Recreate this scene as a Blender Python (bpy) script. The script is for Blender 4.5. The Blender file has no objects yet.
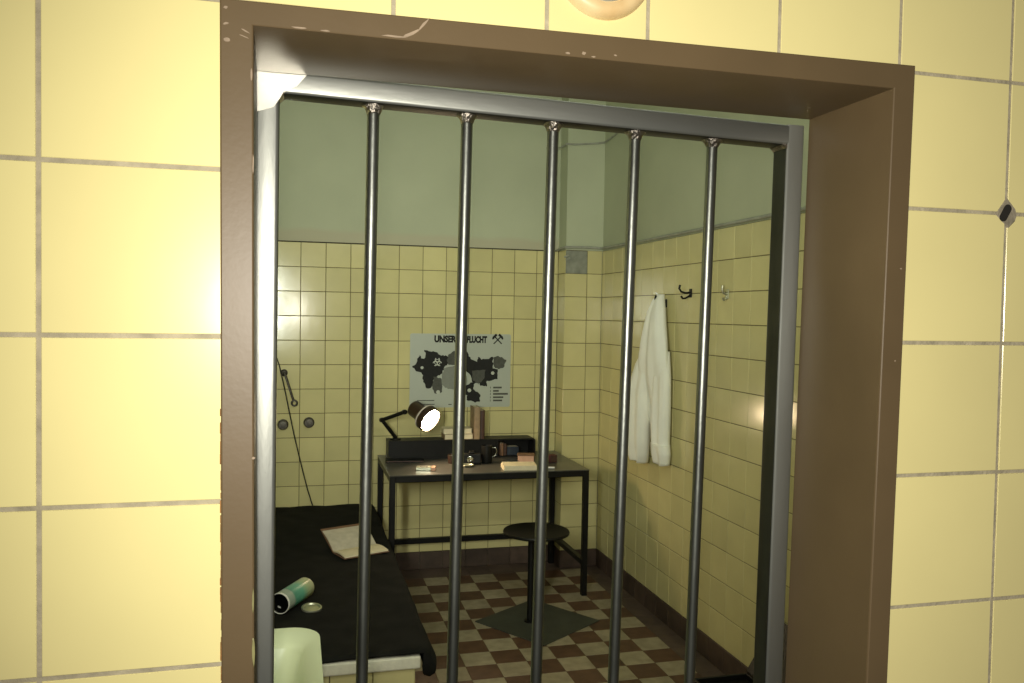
import bpy, bmesh, math, random
from mathutils import Vector, Matrix, Euler
from mathutils.geometry import tessellate_polygon
random.seed(7)
sc = bpy.context.scene
C = sc.collection

# ------------------------------------------------------------------ camera
cd = bpy.data.cameras.new('camera'); cam = bpy.data.objects.new('camera', cd); C.objects.link(cam)
cd.sensor_width = 36.0; cd.lens = 839.094 / 1024 * 36.0; cd.clip_start = 0.02; cd.clip_end = 60
Rr = (0.96778022, -0.25124494, 0.01665581); Rf = (0.25167254, 0.96726022, -0.03268939); Ru = (-0.00789746, 0.03582795, 0.99932677)
CAM = Vector((0.2121, -0.79873, 1.6447))
m = Matrix(((Rr[0], Ru[0], -Rf[0], CAM.x), (Rr[1], Ru[1], -Rf[1], CAM.y), (Rr[2], Ru[2], -Rf[2], CAM.z), (0, 0, 0, 1)))
cam.matrix_world = m
sc.camera = cam

# ------------------------------------------------------------------ world, lights, exposure
w = bpy.data.worlds.new('world'); sc.world = w; w.use_nodes = True
w.node_tree.nodes['Background'].inputs[0].default_value = (0.95, 0.93, 0.80, 1)
w.node_tree.nodes['Background'].inputs[1].default_value = 0.09
sc.view_settings.view_transform = 'Standard'
sc.view_settings.look = 'None'
sc.view_settings.gamma = 1.0
sc.view_settings.use_curve_mapping = False
sc.view_settings.exposure = 0.0
FW_ = 0.15
# the phone's flash, a hand's breadth beside the lens
fl = bpy.data.lights.new('flash', 'SPOT'); flo = bpy.data.objects.new('flash', fl); C.objects.link(flo)
fl.energy = 54; fl.color = (1.0, 0.935, 0.81); fl.shadow_soft_size = 0.012; fl.spot_size = math.radians(125); fl.spot_blend = 1.0
flo.location = CAM + Vector((-0.015, 0.0, 0.02))
flo.rotation_euler = (Vector(Rf) + Vector(Rr) * 0.20).to_track_quat('-Z', 'Y').to_euler()
# two added, unseen fill lights inside the door wall (their housings are built below)
def fill_light(name, loc, sx, sy, energy, pitch, spread):
    l_ = bpy.data.lights.new(name, 'AREA'); o_ = bpy.data.objects.new(name, l_); C.objects.link(o_)
    l_.shape = 'RECTANGLE'; l_.size = sx; l_.size_y = sy; l_.energy = energy; l_.color = (0.97, 1.0, 0.86); l_.spread = math.radians(spread)
    o_.location = loc; o_.rotation_euler = (math.radians(pitch), 0, math.radians(-15 if spread < 170 else 0))
fill_light('upper_fill_light', (0.95, FW_ + 0.125, 2.78), 1.1, 0.22, 25, 74, 180)
fill_light('low_fill_light', (-0.10, FW_ + 0.105, 1.74), 0.13, 0.62, 16, 92, 82)

# ------------------------------------------------------------------ constants (metres)
D = 4.4984      # back wall tile face
XR = 2.149      # right wall tile face
XL = -0.20      # left wall tile face
P = 0.15        # tile pitch
ZT = 2.0627     # top of wall tiling
ZB = 0.1127     # bottom of wall tiling
CEIL = 3.2
FW = 0.15       # thickness of the wall around the door

# ------------------------------------------------------------------ materials
def mat(name, col, rough=0.5, metal=0.0, var=0.0, nscale=8.0, col2=None, bump=0.0, bscale=60.0, rnd=0.0, spec=0.5, coat=0.0, stretch=None, emit=None, estr=0.0, rvar=0.0):
    mt = bpy.data.materials.new(name); mt.use_nodes = True
    nt = mt.node_tree; N = nt.nodes; L = nt.links
    b = N['Principled BSDF']
    b.inputs['Base Color'].default_value = (*col, 1); b.inputs['Roughness'].default_value = rough; b.inputs['Metallic'].default_value = metal
    b.inputs['Specular IOR Level'].default_value = spec; b.inputs['Coat Weight'].default_value = coat
    tc = N.new('ShaderNodeTexCoord'); mp = N.new('ShaderNodeMapping'); L.new(tc.outputs['Object'], mp.inputs[0])
    if stretch: mp.inputs['Scale'].default_value = stretch
    if rnd:
        oi = N.new('ShaderNodeObjectInfo'); ad = N.new('ShaderNodeVectorMath'); ad.operation = 'ADD'
        sc_ = N.new('ShaderNodeVectorMath'); sc_.operation = 'SCALE'; cb = N.new('ShaderNodeCombineXYZ')
        for i in range(3): L.new(oi.outputs['Random'], cb.inputs[i])
        sc_.inputs['Scale'].default_value = 37.0; L.new(cb.outputs[0], sc_.inputs[0])
        L.new(mp.outputs[0], ad.inputs[0]); L.new(sc_.outputs[0], ad.inputs[1]); vec = ad.outputs[0]
    else: vec = mp.outputs[0]
    last = None
    if var or col2:
        n = N.new('ShaderNodeTexNoise'); n.inputs['Scale'].default_value = nscale; n.inputs['Detail'].default_value = 5; L.new(vec, n.inputs['Vector'])
        r = N.new('ShaderNodeValToRGB'); L.new(n.outputs['Fac'], r.inputs[0])
        c2 = col2 if col2 else tuple(max(0, c * (1 - var)) for c in col)
        r.color_ramp.elements[0].position = 0.32; r.color_ramp.elements[1].position = 0.68
        r.color_ramp.elements[0].color = (*c2, 1); r.color_ramp.elements[1].color = (*col, 1)
        last = r.outputs[0]
        if rvar:
            mr = N.new('ShaderNodeMapRange'); L.new(n.outputs['Fac'], mr.inputs[0]); mr.inputs[3].default_value = max(0.02, rough - rvar); mr.inputs[4].default_value = rough + rvar
            L.new(mr.outputs[0], b.inputs['Roughness'])
    if rnd:
        hs = N.new('ShaderNodeHueSaturation'); mr = N.new('ShaderNodeMapRange'); L.new(oi.outputs['Random'], mr.inputs[0])
        mr.inputs[3].default_value = 1 - rnd; mr.inputs[4].default_value = 1 + rnd; L.new(mr.outputs[0], hs.inputs['Value'])
        if last: L.new(last, hs.inputs['Color'])
        else: hs.inputs['Color'].default_value = (*col, 1)
        last = hs.outputs[0]
    if last: L.new(last, b.inputs['Base Color'])
    if bump:
        n2 = N.new('ShaderNodeTexNoise'); n2.inputs['Scale'].default_value = bscale; n2.inputs['Detail'].default_value = 3; L.new(vec, n2.inputs['Vector'])
        bp = N.new('ShaderNodeBump'); bp.inputs['Strength'].default_value = bump; bp.inputs['Distance'].default_value = 0.003
        L.new(n2.outputs['Fac'], bp.inputs['Height']); L.new(bp.outputs[0], b.inputs['Normal'])
    if emit: b.inputs['Emission Color'].default_value = (*emit, 1); b.inputs['Emission Strength'].default_value = estr
    return mt

M = {}
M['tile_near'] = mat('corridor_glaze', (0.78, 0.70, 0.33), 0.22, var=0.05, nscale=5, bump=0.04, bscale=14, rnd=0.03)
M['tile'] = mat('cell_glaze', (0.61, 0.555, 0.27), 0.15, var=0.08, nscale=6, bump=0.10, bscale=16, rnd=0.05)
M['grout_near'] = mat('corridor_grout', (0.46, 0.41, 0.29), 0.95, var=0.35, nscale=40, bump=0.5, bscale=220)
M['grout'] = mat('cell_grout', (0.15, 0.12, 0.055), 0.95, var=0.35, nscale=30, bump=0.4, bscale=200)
M['dirt'] = mat('dark_joint', (0.055, 0.048, 0.030), 0.9, var=0.4, nscale=30)
M['skirt'] = mat('brown_skirting', (0.088, 0.058, 0.042), 0.5, var=0.4, nscale=14, bump=0.15, bscale=60, rnd=0.2)
M['floor_light'] = mat('cream_floor_tile', (0.40, 0.34, 0.225), 0.55, var=0.3, nscale=18, bump=0.2, bscale=90, rnd=0.12)
M['floor_brown'] = mat('brown_floor_tile', (0.125, 0.062, 0.036), 0.5, var=0.35, nscale=18, bump=0.2, bscale=90, rnd=0.15)
M['floor_border'] = mat('border_floor_tile', (0.120, 0.082, 0.062), 0.55, var=0.35, nscale=12, bump=0.2, bscale=90, rnd=0.12)
M['ceiling'] = mat('ceiling_paint', (0.55, 0.58, 0.45), 0.9, var=0.1, nscale=2)
M['corridor'] = mat('corridor_floor', (0.16, 0.13, 0.10), 0.6, var=0.3, nscale=6)
M['frame'] = mat('brown_paint', (0.122, 0.085, 0.043), 0.42, var=0.12, nscale=9, bump=0.03, bscale=160, spec=0.35)
M['steel'] = mat('bare_steel', (0.33, 0.345, 0.32), 0.40, metal=0.78, var=0.35, nscale=7, bump=0.10, bscale=120, stretch=(1, 1, 0.2), rvar=0.10)
M['steel_h'] = mat('bare_steel_lengthwise', (0.33, 0.345, 0.32), 0.40, metal=0.78, var=0.35, nscale=7, bump=0.10, bscale=120, stretch=(0.2, 1, 1), rvar=0.10)
M['bar'] = mat('bar_steel', (0.22, 0.235, 0.215), 0.37, metal=0.97, var=0.3, nscale=20, bump=0.1, bscale=150, stretch=(1, 1, 0.3), rvar=0.08)
M['ground'] = mat('ground_weld_glare_steel', (0.66, 0.65, 0.58), 0.34, metal=1.0, var=0.2, nscale=25, bump=0.05, bscale=200)
M['scale'] = mat('dark_rail_steel', (0.055, 0.058, 0.052), 0.42, metal=0.8, var=0.3, nscale=14)
M['weld'] = mat('weld_bead', (0.50, 0.46, 0.40), 0.35, metal=1.0, var=0.6, nscale=60, bump=0.8, bscale=300)
M['chip'] = mat('bare_chip', (0.34, 0.26, 0.18), 0.7, var=0.3, nscale=60)
M['rust'] = mat('orange_filler', (0.36, 0.16, 0.045), 0.85, var=0.5, nscale=40, bump=0.6, bscale=200)
M['grpaint'] = mat('old_green_paint', (0.24, 0.23, 0.09), 0.6, var=0.4, nscale=60)
M['black'] = mat('black_steel', (0.007, 0.007, 0.006), 0.45, var=0.3, nscale=20, spec=0.25)
M['tabletop'] = mat('grey_tabletop', (0.085, 0.082, 0.070), 0.30, var=0.3, nscale=10, bump=0.05, bscale=60)
M['plate'] = mat('grey_base_plate', (0.060, 0.066, 0.052), 0.5, var=0.3, nscale=9)
M['blanket'] = mat('black_blanket', (0.012, 0.012, 0.010), 0.95, var=0.5, nscale=12, bump=0.7, bscale=260, spec=0.15)
M['slab'] = mat('pale_slab', (0.72, 0.70, 0.56), 0.6, var=0.2, nscale=18, bump=0.3, bscale=90)
M['basin'] = mat('ceramic', (0.68, 0.74, 0.50), 0.28, var=0.04, nscale=3)
M['chrome'] = mat('chrome', (0.6, 0.6, 0.57), 0.15, metal=1.0, var=0.15, nscale=20)
M['dullmetal'] = mat('dull_metal', (0.10, 0.09, 0.075), 0.45, metal=0.8, var=0.5, nscale=50)
M['cable'] = mat('black_rubber', (0.008, 0.008, 0.008), 0.5, var=0.2, nscale=20)
M['coat'] = mat('white_cotton', (0.80, 0.80, 0.70), 0.9, var=0.06, nscale=9, bump=0.25, bscale=140, spec=0.2)
M['poster'] = mat('poster_grey', (0.42, 0.45, 0.38), 0.4, var=0.04, nscale=4)
M['ink'] = mat('black_ink', (0.012, 0.012, 0.011), 0.85, var=0.3, nscale=60)
M['grey_ink'] = mat('dark_grey_ink', (0.085, 0.088, 0.072), 0.85, var=0.25, nscale=60)
M['mid_ink'] = mat('mid_grey_ink', (0.20, 0.215, 0.175), 0.5, var=0.1, nscale=60)
M['pale_ink'] = mat('pale_ink', (0.50, 0.53, 0.44), 0.5, var=0.1, nscale=60)
M['shade'] = mat('brown_lamp_shade', (0.036, 0.019, 0.012), 0.3, var=0.2, nscale=20)
M['shade_rim'] = mat('pale_shade_ring', (0.62, 0.55, 0.48), 0.3, var=0.1, nscale=20)
M['bulb'] = mat('lit_bulb', (0.9, 0.85, 0.75), 0.4, emit=(1.0, 0.74, 0.46), estr=90, var=0.02, nscale=5)
M['paper'] = mat('cream_paper', (0.72, 0.64, 0.44), 0.85, var=0.12, nscale=20)
M['pink'] = mat('pinkish_paper', (0.62, 0.36, 0.24), 0.8, var=0.15, nscale=25)
M['pagew'] = mat('book_page', (0.52, 0.47, 0.36), 0.85, var=0.2, nscale=30)
M['bookbrown'] = mat('brown_cover', (0.20, 0.105, 0.055), 0.7, var=0.3, nscale=20)
M['booktan'] = mat('tan_cover', (0.34, 0.24, 0.14), 0.75, var=0.3, nscale=30)
M['bookdark'] = mat('dark_brown_cover', (0.06, 0.025, 0.014), 0.6, var=0.3, nscale=30)
M['bookblue'] = mat('dark_blue_cover', (0.012, 0.020, 0.035), 0.6, var=0.3, nscale=30)
M['red'] = mat('dark_red_card', (0.085, 0.018, 0.020), 0.6, var=0.2, nscale=30)
M['teal'] = mat('teal_print', (0.10, 0.36, 0.26), 0.35, var=0.15, nscale=18)
M['teal_pale'] = mat('pale_yellow_green_print', (0.55, 0.58, 0.32), 0.4, var=0.15, nscale=30)
M['tin'] = mat('tin', (0.55, 0.55, 0.42), 0.3, metal=0.8, var=0.2, nscale=30)
M['white'] = mat('white_plastic', (0.75, 0.74, 0.68), 0.4, var=0.08, nscale=20)
M['beige'] = mat('yellowed_plastic', (0.74, 0.60, 0.34), 0.4, col2=(0.55, 0.34, 0.13), nscale=14)
M['greydisc'] = mat('grey_disc', (0.52, 0.54, 0.46), 0.3, var=0.1, nscale=14)
M['filler'] = mat('grey_filler', (0.34, 0.30, 0.22), 0.9, var=0.4, nscale=70, bump=0.6, bscale=180)
M['hole'] = mat('dark_hole', (0.015, 0.013, 0.010), 0.9, var=0.3, nscale=90)
M['conduit'] = mat('grey_conduit', (0.36, 0.37, 0.30), 0.5, var=0.3, nscale=20)
M['zinc'] = mat('zinc_plate', (0.30, 0.31, 0.25), 0.5, metal=0.2, var=0.4, nscale=16, bump=0.3, bscale=40)

def plaster_mat(name, band):
    # sage wall paint that stops a hand's width above the tiles, where beige primer shows
    mt = mat(name, (0.46, 0.49, 0.335), 0.75, var=0.10, nscale=2.2, bump=0.12, bscale=30)
    nt = mt.node_tree; N = nt.nodes; L = nt.links; b = N['Principled BSDF']
    src = b.inputs['Base Color'].links[0].from_socket
    tc = N.new('ShaderNodeTexCoord'); sx = N.new('ShaderNodeSeparateXYZ'); L.new(tc.outputs['Object'], sx.inputs[0])
    n = N.new('ShaderNodeTexNoise'); n.inputs['Scale'].default_value = 3.0; L.new(tc.outputs['Object'], n.inputs['Vector'])
    ma = N.new('ShaderNodeMath'); ma.operation = 'MULTIPLY_ADD'; L.new(n.outputs['Fac'], ma.inputs[0]); ma.inputs[1].default_value = -0.06; L.new(sx.outputs['Z'], ma.inputs[2])
    mr = N.new('ShaderNodeMapRange'); L.new(ma.outputs[0], mr.inputs[0]); mr.inputs[1].default_value = ZT + band - 0.03; mr.inputs[2].default_value = ZT + band
    mx = N.new('ShaderNodeMix'); mx.data_type = 'RGBA'; L.new(mr.outputs[0], mx.inputs[0]); mx.inputs[6].default_value = (0.44, 0.42, 0.29, 1); L.new(src, mx.inputs[7])
    L.new(mx.outputs[2], b.inputs['Base Color'])
    return mt
M['plaster'] = plaster_mat('sage_plaster', 0.055)
M['plaster_r'] = plaster_mat('sage_plaster_plain', -0.3)

# ------------------------------------------------------------------ helpers
def link(name, me, mt, parent=None, smooth=False):
    o = bpy.data.objects.new(name, me); C.objects.link(o)
    if mt is not None and not me.materials: me.materials.append(M[mt] if isinstance(mt, str) else mt)
    if parent: o.parent = parent
    if smooth:
        for p in me.polygons: p.use_smooth = True
    return o
def obj(name, bm, mt, parent=None, smooth=False):
    bmesh.ops.recalc_face_normals(bm, faces=bm.faces)
    me = bpy.data.meshes.new(name); bm.to_mesh(me); bm.free()
    return link(name, me, mt, parent, smooth)
def auto_smooth(o, ang=35):
    for p in o.data.polygons: p.use_smooth = True
    o.data.set_sharp_from_angle(angle=math.radians(ang))
    return o
def tag(o, label, cat, group=None):
    o['label'] = label; o['category'] = cat
    if group: o['group'] = group
    return o
def struct(o, label=None):
    o['kind'] = 'structure'
    if label: o['label'] = label
    return o
def empty(name, loc, rz=0, label=None, cat=None, group=None):
    o = bpy.data.objects.new(name, None); C.objects.link(o); o.location = loc; o.rotation_euler = (0, 0, rz); o.empty_display_size = 0.05
    if label: tag(o, label, cat, group)
    return o
def add_box(bm, x0, x1, y0, y1, z0, z1, bev=0.0, mtx=None, seg=1):
    r = bmesh.ops.create_cube(bm, size=1.0); v = r['verts']
    for q in v: q.co = Vector((x0 + (q.co.x + .5) * (x1 - x0), y0 + (q.co.y + .5) * (y1 - y0), z0 + (q.co.z + .5) * (z1 - z0)))
    es = list({e for q in v for e in q.link_edges})
    if bev:
        g = bmesh.ops.bevel(bm, geom=es, offset=bev, segments=seg, affect='EDGES', profile=0.5)
        v = list({q for f in g['faces'] for q in f.verts} | {q for q in v if q.is_valid})
    if mtx:
        for q in v: q.co = mtx @ q.co
    return v
def box(name, x0, x1, y0, y1, z0, z1, mt, parent=None, bev=0.0, mtx=None, seg=1):
    bm = bmesh.new(); add_box(bm, x0, x1, y0, y1, z0, z1, bev, mtx, seg); return obj(name, bm, mt, parent)
def add_tube(bm, pts, rad, n=12, caps=True):
    pts = [Vector(p) for p in pts]; k = len(pts)
    rads = rad if isinstance(rad, (list, tuple)) else [rad] * k
    prev = None; rings = []
    for i, p in enumerate(pts):
        t = (pts[min(i + 1, k - 1)] - pts[max(i - 1, 0)]).normalized()
        if prev is None:
            a = Vector((0, 0, 1)) if abs(t.z) < 0.9 else Vector((1, 0, 0))
            u = t.cross(a).normalized()
        else: u = (prev - t * prev.dot(t)).normalized()
        prev = u; v = t.cross(u)
        rings.append([bm.verts.new(p + (u * math.cos(2 * math.pi * j / n) + v * math.sin(2 * math.pi * j / n)) * rads[i]) for j in range(n)])
    for a, b in zip(rings, rings[1:]):
        for j in range(n): bm.faces.new((a[j], a[(j + 1) % n], b[(j + 1) % n], b[j]))
    if caps:
        bm.faces.new(rings[0]); bm.faces.new(rings[-1])
    return rings
def tube(name, pts, rad, mt, parent=None, n=12):
    bm = bmesh.new(); add_tube(bm, pts, rad, n); return auto_smooth(obj(name, bm, mt, parent), 40)
def lathe(name, prof, origin, axis, mt, parent=None, n=32, closed=False):
    # prof: (radius, height along the axis)
    bm = bmesh.new(); q = Vector((0, 0, 1)).rotation_difference(Vector(axis).normalized()); o = Vector(origin); rings = []
    for r, h in prof:
        if r < 1e-6: rings.append([bm.verts.new(o + q @ Vector((0, 0, h)))])
        else: rings.append([bm.verts.new(o + q @ Vector((r * math.cos(2 * math.pi * j / n), r * math.sin(2 * math.pi * j / n), h))) for j in range(n)])
    seq = list(zip(rings, rings[1:]))
    if closed: seq.append((rings[-1], rings[0]))
    for a, b in seq:
        for j in range(n):
            k = (j + 1) % n
            if len(a) == 1 and len(b) == 1: continue
            if len(a) == 1: bm.faces.new((a[0], b[j], b[k]))
            elif len(b) == 1: bm.faces.new((a[j], a[k], b[0]))
            else: bm.faces.new((a[j], a[k], b[k], b[j]))
    return auto_smooth(obj(name, bm, mt, parent), 40)
def add_loft(bm, rings, cap=True):
    vs = [[bm.verts.new(p) for p in r] for r in rings]; n = len(vs[0])
    for a, b in zip(vs, vs[1:]):
        for j in range(n): bm.faces.new((a[j], a[(j + 1) % n], b[(j + 1) % n], b[j]))
    if cap: bm.faces.new(vs[0]); bm.faces.new(vs[-1])
    return vs

# tiles: u along the wall, v up (or depth, for floors), n towards the room
TC = {}
AX = {'Y-': (Vector((1, 0, 0)), Vector((0, 0, 1)), Vector((0, -1, 0))), 'X-': (Vector((0, 1, 0)), Vector((0, 0, 1)), Vector((-1, 0, 0))),
      'X+': (Vector((0, 1, 0)), Vector((0, 0, 1)), Vector((1, 0, 0))), 'Z+': (Vector((1, 0, 0)), Vector((0, 1, 0)), Vector((0, 0, 1)))}
def tile_verts(w, h, t, ch):
    return [(-w/2, -h/2, -t), (w/2, -h/2, -t), (w/2, h/2, -t), (-w/2, h/2, -t),
            (-w/2, -h/2, -ch), (w/2, -h/2, -ch), (w/2, h/2, -ch), (-w/2, h/2, -ch),
            (-w/2+ch, -h/2+ch, 0), (w/2-ch, -h/2+ch, 0), (w/2-ch, h/2-ch, 0), (-w/2+ch, h/2-ch, 0)]
TF = [(0, 1, 5, 4), (1, 2, 6, 5), (2, 3, 7, 6), (3, 0, 4, 7), (4, 5, 9, 8), (5, 6, 10, 9), (6, 7, 11, 10), (7, 4, 8, 11), (8, 9, 10, 11), (3, 2, 1, 0)]
def tile_data(ax, w, h, t, ch, mt):
    key = (ax, round(w, 4), round(h, 4), t, mt)
    if key not in TC:
        u, v, n = AX[ax]
        me = bpy.data.meshes.new('tile'); me.from_pydata([u * a + v * b + n * c for a, b, c in tile_verts(w, h, t, ch)], [], TF if u.cross(v).dot(n) > 0 else [f[::-1] for f in TF])
        me.materials.append(M[mt]); TC[key] = me
    return TC[key]
def tile(parent, ax, c, w, h, mt, t=0.006, ch=0.0014, tilt=0.003, name='tile'):
    o = bpy.data.objects.new(name, tile_data(ax, w, h, t, ch, mt)); C.objects.link(o); o.location = c; o.parent = parent
    n = AX[ax][2]
    r = [random.gauss(0, tilt) for _ in range(3)]
    i = max(range(3), key=lambda k: abs(n[k])); r[i] *= 0.3
    o.rotation_euler = r
    return o
def tile_field(name, parent, ax, items, mt, t=0.006, ch=0.0014):
    u, v, n = AX[ax]; vs = []; fs = []
    for c, w_, h_ in items:
        b = len(vs); c = Vector(c)
        vs += [c + u * a + v * bb + n * cc for a, bb, cc in tile_verts(w_, h_, t, ch)]; fs += [tuple(b + i for i in f) for f in TF]
    me = bpy.data.meshes.new(name); me.from_pydata(vs, [], fs); me.materials.append(M[mt]); me.validate()
    o = link(name, me, None, parent); o['kind'] = 'stuff'
    bm = bmesh.new(); bm.from_mesh(me); bmesh.ops.recalc_face_normals(bm, faces=bm.faces); bm.to_mesh(me); bm.free()
    return o
G = 0.0034   # grout width inside
rowsz = [(ZB + k * P, ZB + (k + 1) * P) for k in range(13)]
def spans(lo, hi, origin):
    k = math.floor((lo - origin) / P) + 1; out = [lo]
    while origin + k * P < hi - 0.012:
        if origin + k * P > lo + 0.012: out.append(origin + k * P)
        k += 1
    out.append(hi); return list(zip(out, out[1:]))

# ------------------------------------------------------------------ structure: the cell
floor = struct(box('floor', XL - 0.1, XR + 0.1, FW, D + 0.1, -0.1, -0.002, 'grout'), 'chequered cream and brown tiled cell floor')
ceil = struct(box('ceiling', XL - 0.1, XR + 0.1, FW, D + 0.1, CEIL, CEIL + 0.1, 'ceiling'), 'pale ceiling of the cell')
wb = struct(box('wall_back', XL - 0.1, XR + 0.1, D + 0.006, D + 0.12, 0, CEIL, 'plaster'), 'back wall of the cell, yellow tiles below sage paint')
box('tile_bed', XL, 1.9, D + 0.003, D + 0.0062, ZB, ZT, 'grout', wb)
box('tile_edge', XL, 1.897, D - 0.0012, D + 0.0062, ZT - 0.001, ZT + 0.0055, 'dirt', wb)
cols_b = spans(XL, 1.897, 0.25031)
for (a, b) in cols_b:
    for (z0, z1) in rowsz:
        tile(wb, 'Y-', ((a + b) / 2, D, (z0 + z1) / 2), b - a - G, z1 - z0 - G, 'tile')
wr = struct(box('wall_right', XR + 0.006, XR + 0.12, FW, D + 0.1, 0, CEIL, 'plaster_r'), 'right wall of the cell, yellow tiles below sage paint')
box('tile_bed', XR + 0.003, XR + 0.0062, FW, D, ZB, ZT, 'grout', wr)
far = []
for (a, b) in spans(FW + 0.01, 4.35, 2.65392):
    for (z0, z1) in rowsz:
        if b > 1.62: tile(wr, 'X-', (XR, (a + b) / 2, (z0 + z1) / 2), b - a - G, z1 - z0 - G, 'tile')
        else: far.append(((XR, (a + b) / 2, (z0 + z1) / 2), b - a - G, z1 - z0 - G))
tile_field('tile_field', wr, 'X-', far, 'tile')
wl = struct(box('wall_left', XL - 0.12, XL - 0.006, FW, D + 0.1, 0, CEIL, 'plaster_r'), 'left wall of the cell, yellow tiles below sage paint')
box('tile_bed', XL - 0.0062, XL - 0.003, FW, D, ZB, ZT, 'grout', wl)
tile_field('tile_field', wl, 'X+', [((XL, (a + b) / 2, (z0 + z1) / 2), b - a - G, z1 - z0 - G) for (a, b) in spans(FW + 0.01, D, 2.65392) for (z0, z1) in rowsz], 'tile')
# corner pier
PX, PY = 1.897, 4.35
wp = struct(box('wall_pier', PX + 0.006, XR + 0.05, PY + 0.006, D + 0.05, 0, CEIL, 'plaster_r'), 'boxed pier in the right back corner of the cell')
bm = bmesh.new(); add_box(bm, PX + 0.003, XR, PY + 0.003, PY + 0.0062, ZB, ZT); add_box(bm, PX + 0.003, PX + 0.0062, PY + 0.003, D, ZB, ZT); obj('tile_bed', bm, 'grout', wp)
for k, (z0, z1) in enumerate(rowsz):
    tile(wp, 'X-', (PX, (PY + D) / 2, (z0 + z1) / 2), D - PY - G, z1 - z0 - G, 'tile')
    if k < 12: tile(wp, 'Y-', ((PX + 2.047) / 2, PY, (z0 + z1) / 2), 2.047 - PX - G, z1 - z0 - G, 'tile')
    tile(wp, 'Y-', ((2.047 + XR) / 2, PY, (z0 + z1) / 2), XR - 2.047 - G, z1 - z0 - G, 'tile')
# floor tiles
FP = 0.148; FX0 = 1.147; FY0 = 2.983; FXE = FX0 + 6 * FP; FYE = FY0 + 9 * FP
rest = {'floor_light': [], 'floor_brown': []}
for i in range(-9, 6):
    for j in range(-19, 9):
        x0, x1, y0, y1 = max(FX0 + i * FP, XL), FX0 + (i + 1) * FP, max(FY0 + j * FP, FW), FY0 + (j + 1) * FP
        if x1 - x0 < 0.02 or y1 - y0 < 0.02: continue
        mt = 'floor_light' if (i + j) % 2 else 'floor_brown'
        c = ((x0 + x1) / 2, (y0 + y1) / 2, random.uniform(-0.0006, 0.0))
        if x1 > 0.62 and y1 > 1.95: tile(floor, 'Z+', c, x1 - x0 - 0.0022, y1 - y0 - 0.0022, mt, ch=0.0009, tilt=0.002, name='floor_tile')
        else: rest[mt].append((c, x1 - x0 - 0.0022, y1 - y0 - 0.0022))
tile_field('cream_tile_field', floor, 'Z+', rest['floor_light'], 'floor_light')
tile_field('brown_tile_field', floor, 'Z+', rest['floor_brown'], 'floor_brown')
for j in range(-19, 9):
    y0, y1 = max(FY0 + j * FP, FW), FY0 + (j + 1) * FP
    tile(floor, 'Z+', ((FXE + XR) / 2, (y0 + y1) / 2, -0.0003), XR - FXE - 0.002, y1 - y0 - 0.002, 'floor_border', ch=0.0009, tilt=0.002, name='border_tile')
for i in range(-9, 7):
    x0, x1 = max(FX0 + i * FP, XL), min(FX0 + (i + 1) * FP, XR)
    if x1 - x0 > 0.02: tile(floor, 'Z+', ((x0 + x1) / 2, (FYE + D) / 2, -0.0003), x1 - x0 - 0.002, D - FYE - 0.002, 'floor_border', ch=0.0009, tilt=0.002, name='border_tile')
# skirting tiles
def skirting(name, label): return struct(empty(name, (0, 0, 0)), label)
sb = skirting('baseboard_back', 'brown skirting tiles along the back wall')
for (a, b) in cols_b: tile(sb, 'Y-', ((a + b) / 2, D - 0.003, ZB / 2), b - a - 0.002, ZB - 0.002, 'skirt', t=0.008, tilt=0.002, name='skirting_tile')
sr = skirting('baseboard_right', 'brown skirting tiles along the right wall')
for (a, b) in spans(FW + 0.01, PY, 2.65392): tile(sr, 'X-', (XR - 0.003, (a + b) / 2, ZB / 2), b - a - 0.002, ZB - 0.002, 'skirt', t=0.008, tilt=0.002, name='skirting_tile')
sp = skirting('baseboard_pier', 'brown skirting tiles around the corner pier')
tile(sp, 'X-', (PX - 0.003, (PY + D) / 2, ZB / 2), D - PY - 0.002, ZB - 0.002, 'skirt', t=0.008, name='skirting_tile')
for a, b in ((PX, 2.047), (2.047, XR)): tile(sp, 'Y-', ((a + b) / 2, PY - 0.003, ZB / 2), b - a - 0.002, ZB - 0.002, 'skirt', t=0.008, name='skirting_tile')

# ------------------------------------------------------------------ structure: the wall around the door, seen from the corridor
Z0 = 1.62
ITL, ITR = (0.1752, 0.2785 + Z0), (0.8455, 0.2785 + Z0)     # inner corners of the brown frame
IBL, IBR = (0.1890, 0.0), (0.8130, 0.0)
def lx(z): return ITL[0] + (IBL[0] - ITL[0]) * (ITL[1] - z) / ITL[1]
def rx(z): return ITR[0] + (IBR[0] - ITR[0]) * (ITR[1] - z) / ITR[1]
FLW = 0.0285
WXL, WXR = -1.2, 2.4
bm = bmesh.new()
for poly in ([(WXL, 0), (IBL[0] - 0.006, 0), (ITL[0] - 0.006, ITL[1] + 0.004), (WXL, ITL[1] + 0.004)], [(IBR[0] + 0.004, 0), (WXR, 0), (WXR, ITR[1] + 0.004), (ITR[0] + 0.004, ITR[1] + 0.004)], [(WXL, ITL[1] + 0.004), (WXR, ITL[1] + 0.004), (WXR, CEIL), (WXL, CEIL)]):
    a = [bm.verts.new((x, 0.006, z)) for x, z in poly]; b = [bm.verts.new((x, FW, z)) for x, z in poly]
    bm.faces.new(a); bm.faces.new(b[::-1])
    for j in range(4): bm.faces.new((a[j], a[(j + 1) % 4], b[(j + 1) % 4], b[j]))
wf = struct(obj('wall_front', bm, 'plaster_r'), 'yellow tiled corridor wall around the barred doorway')
bm = bmesh.new()
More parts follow.
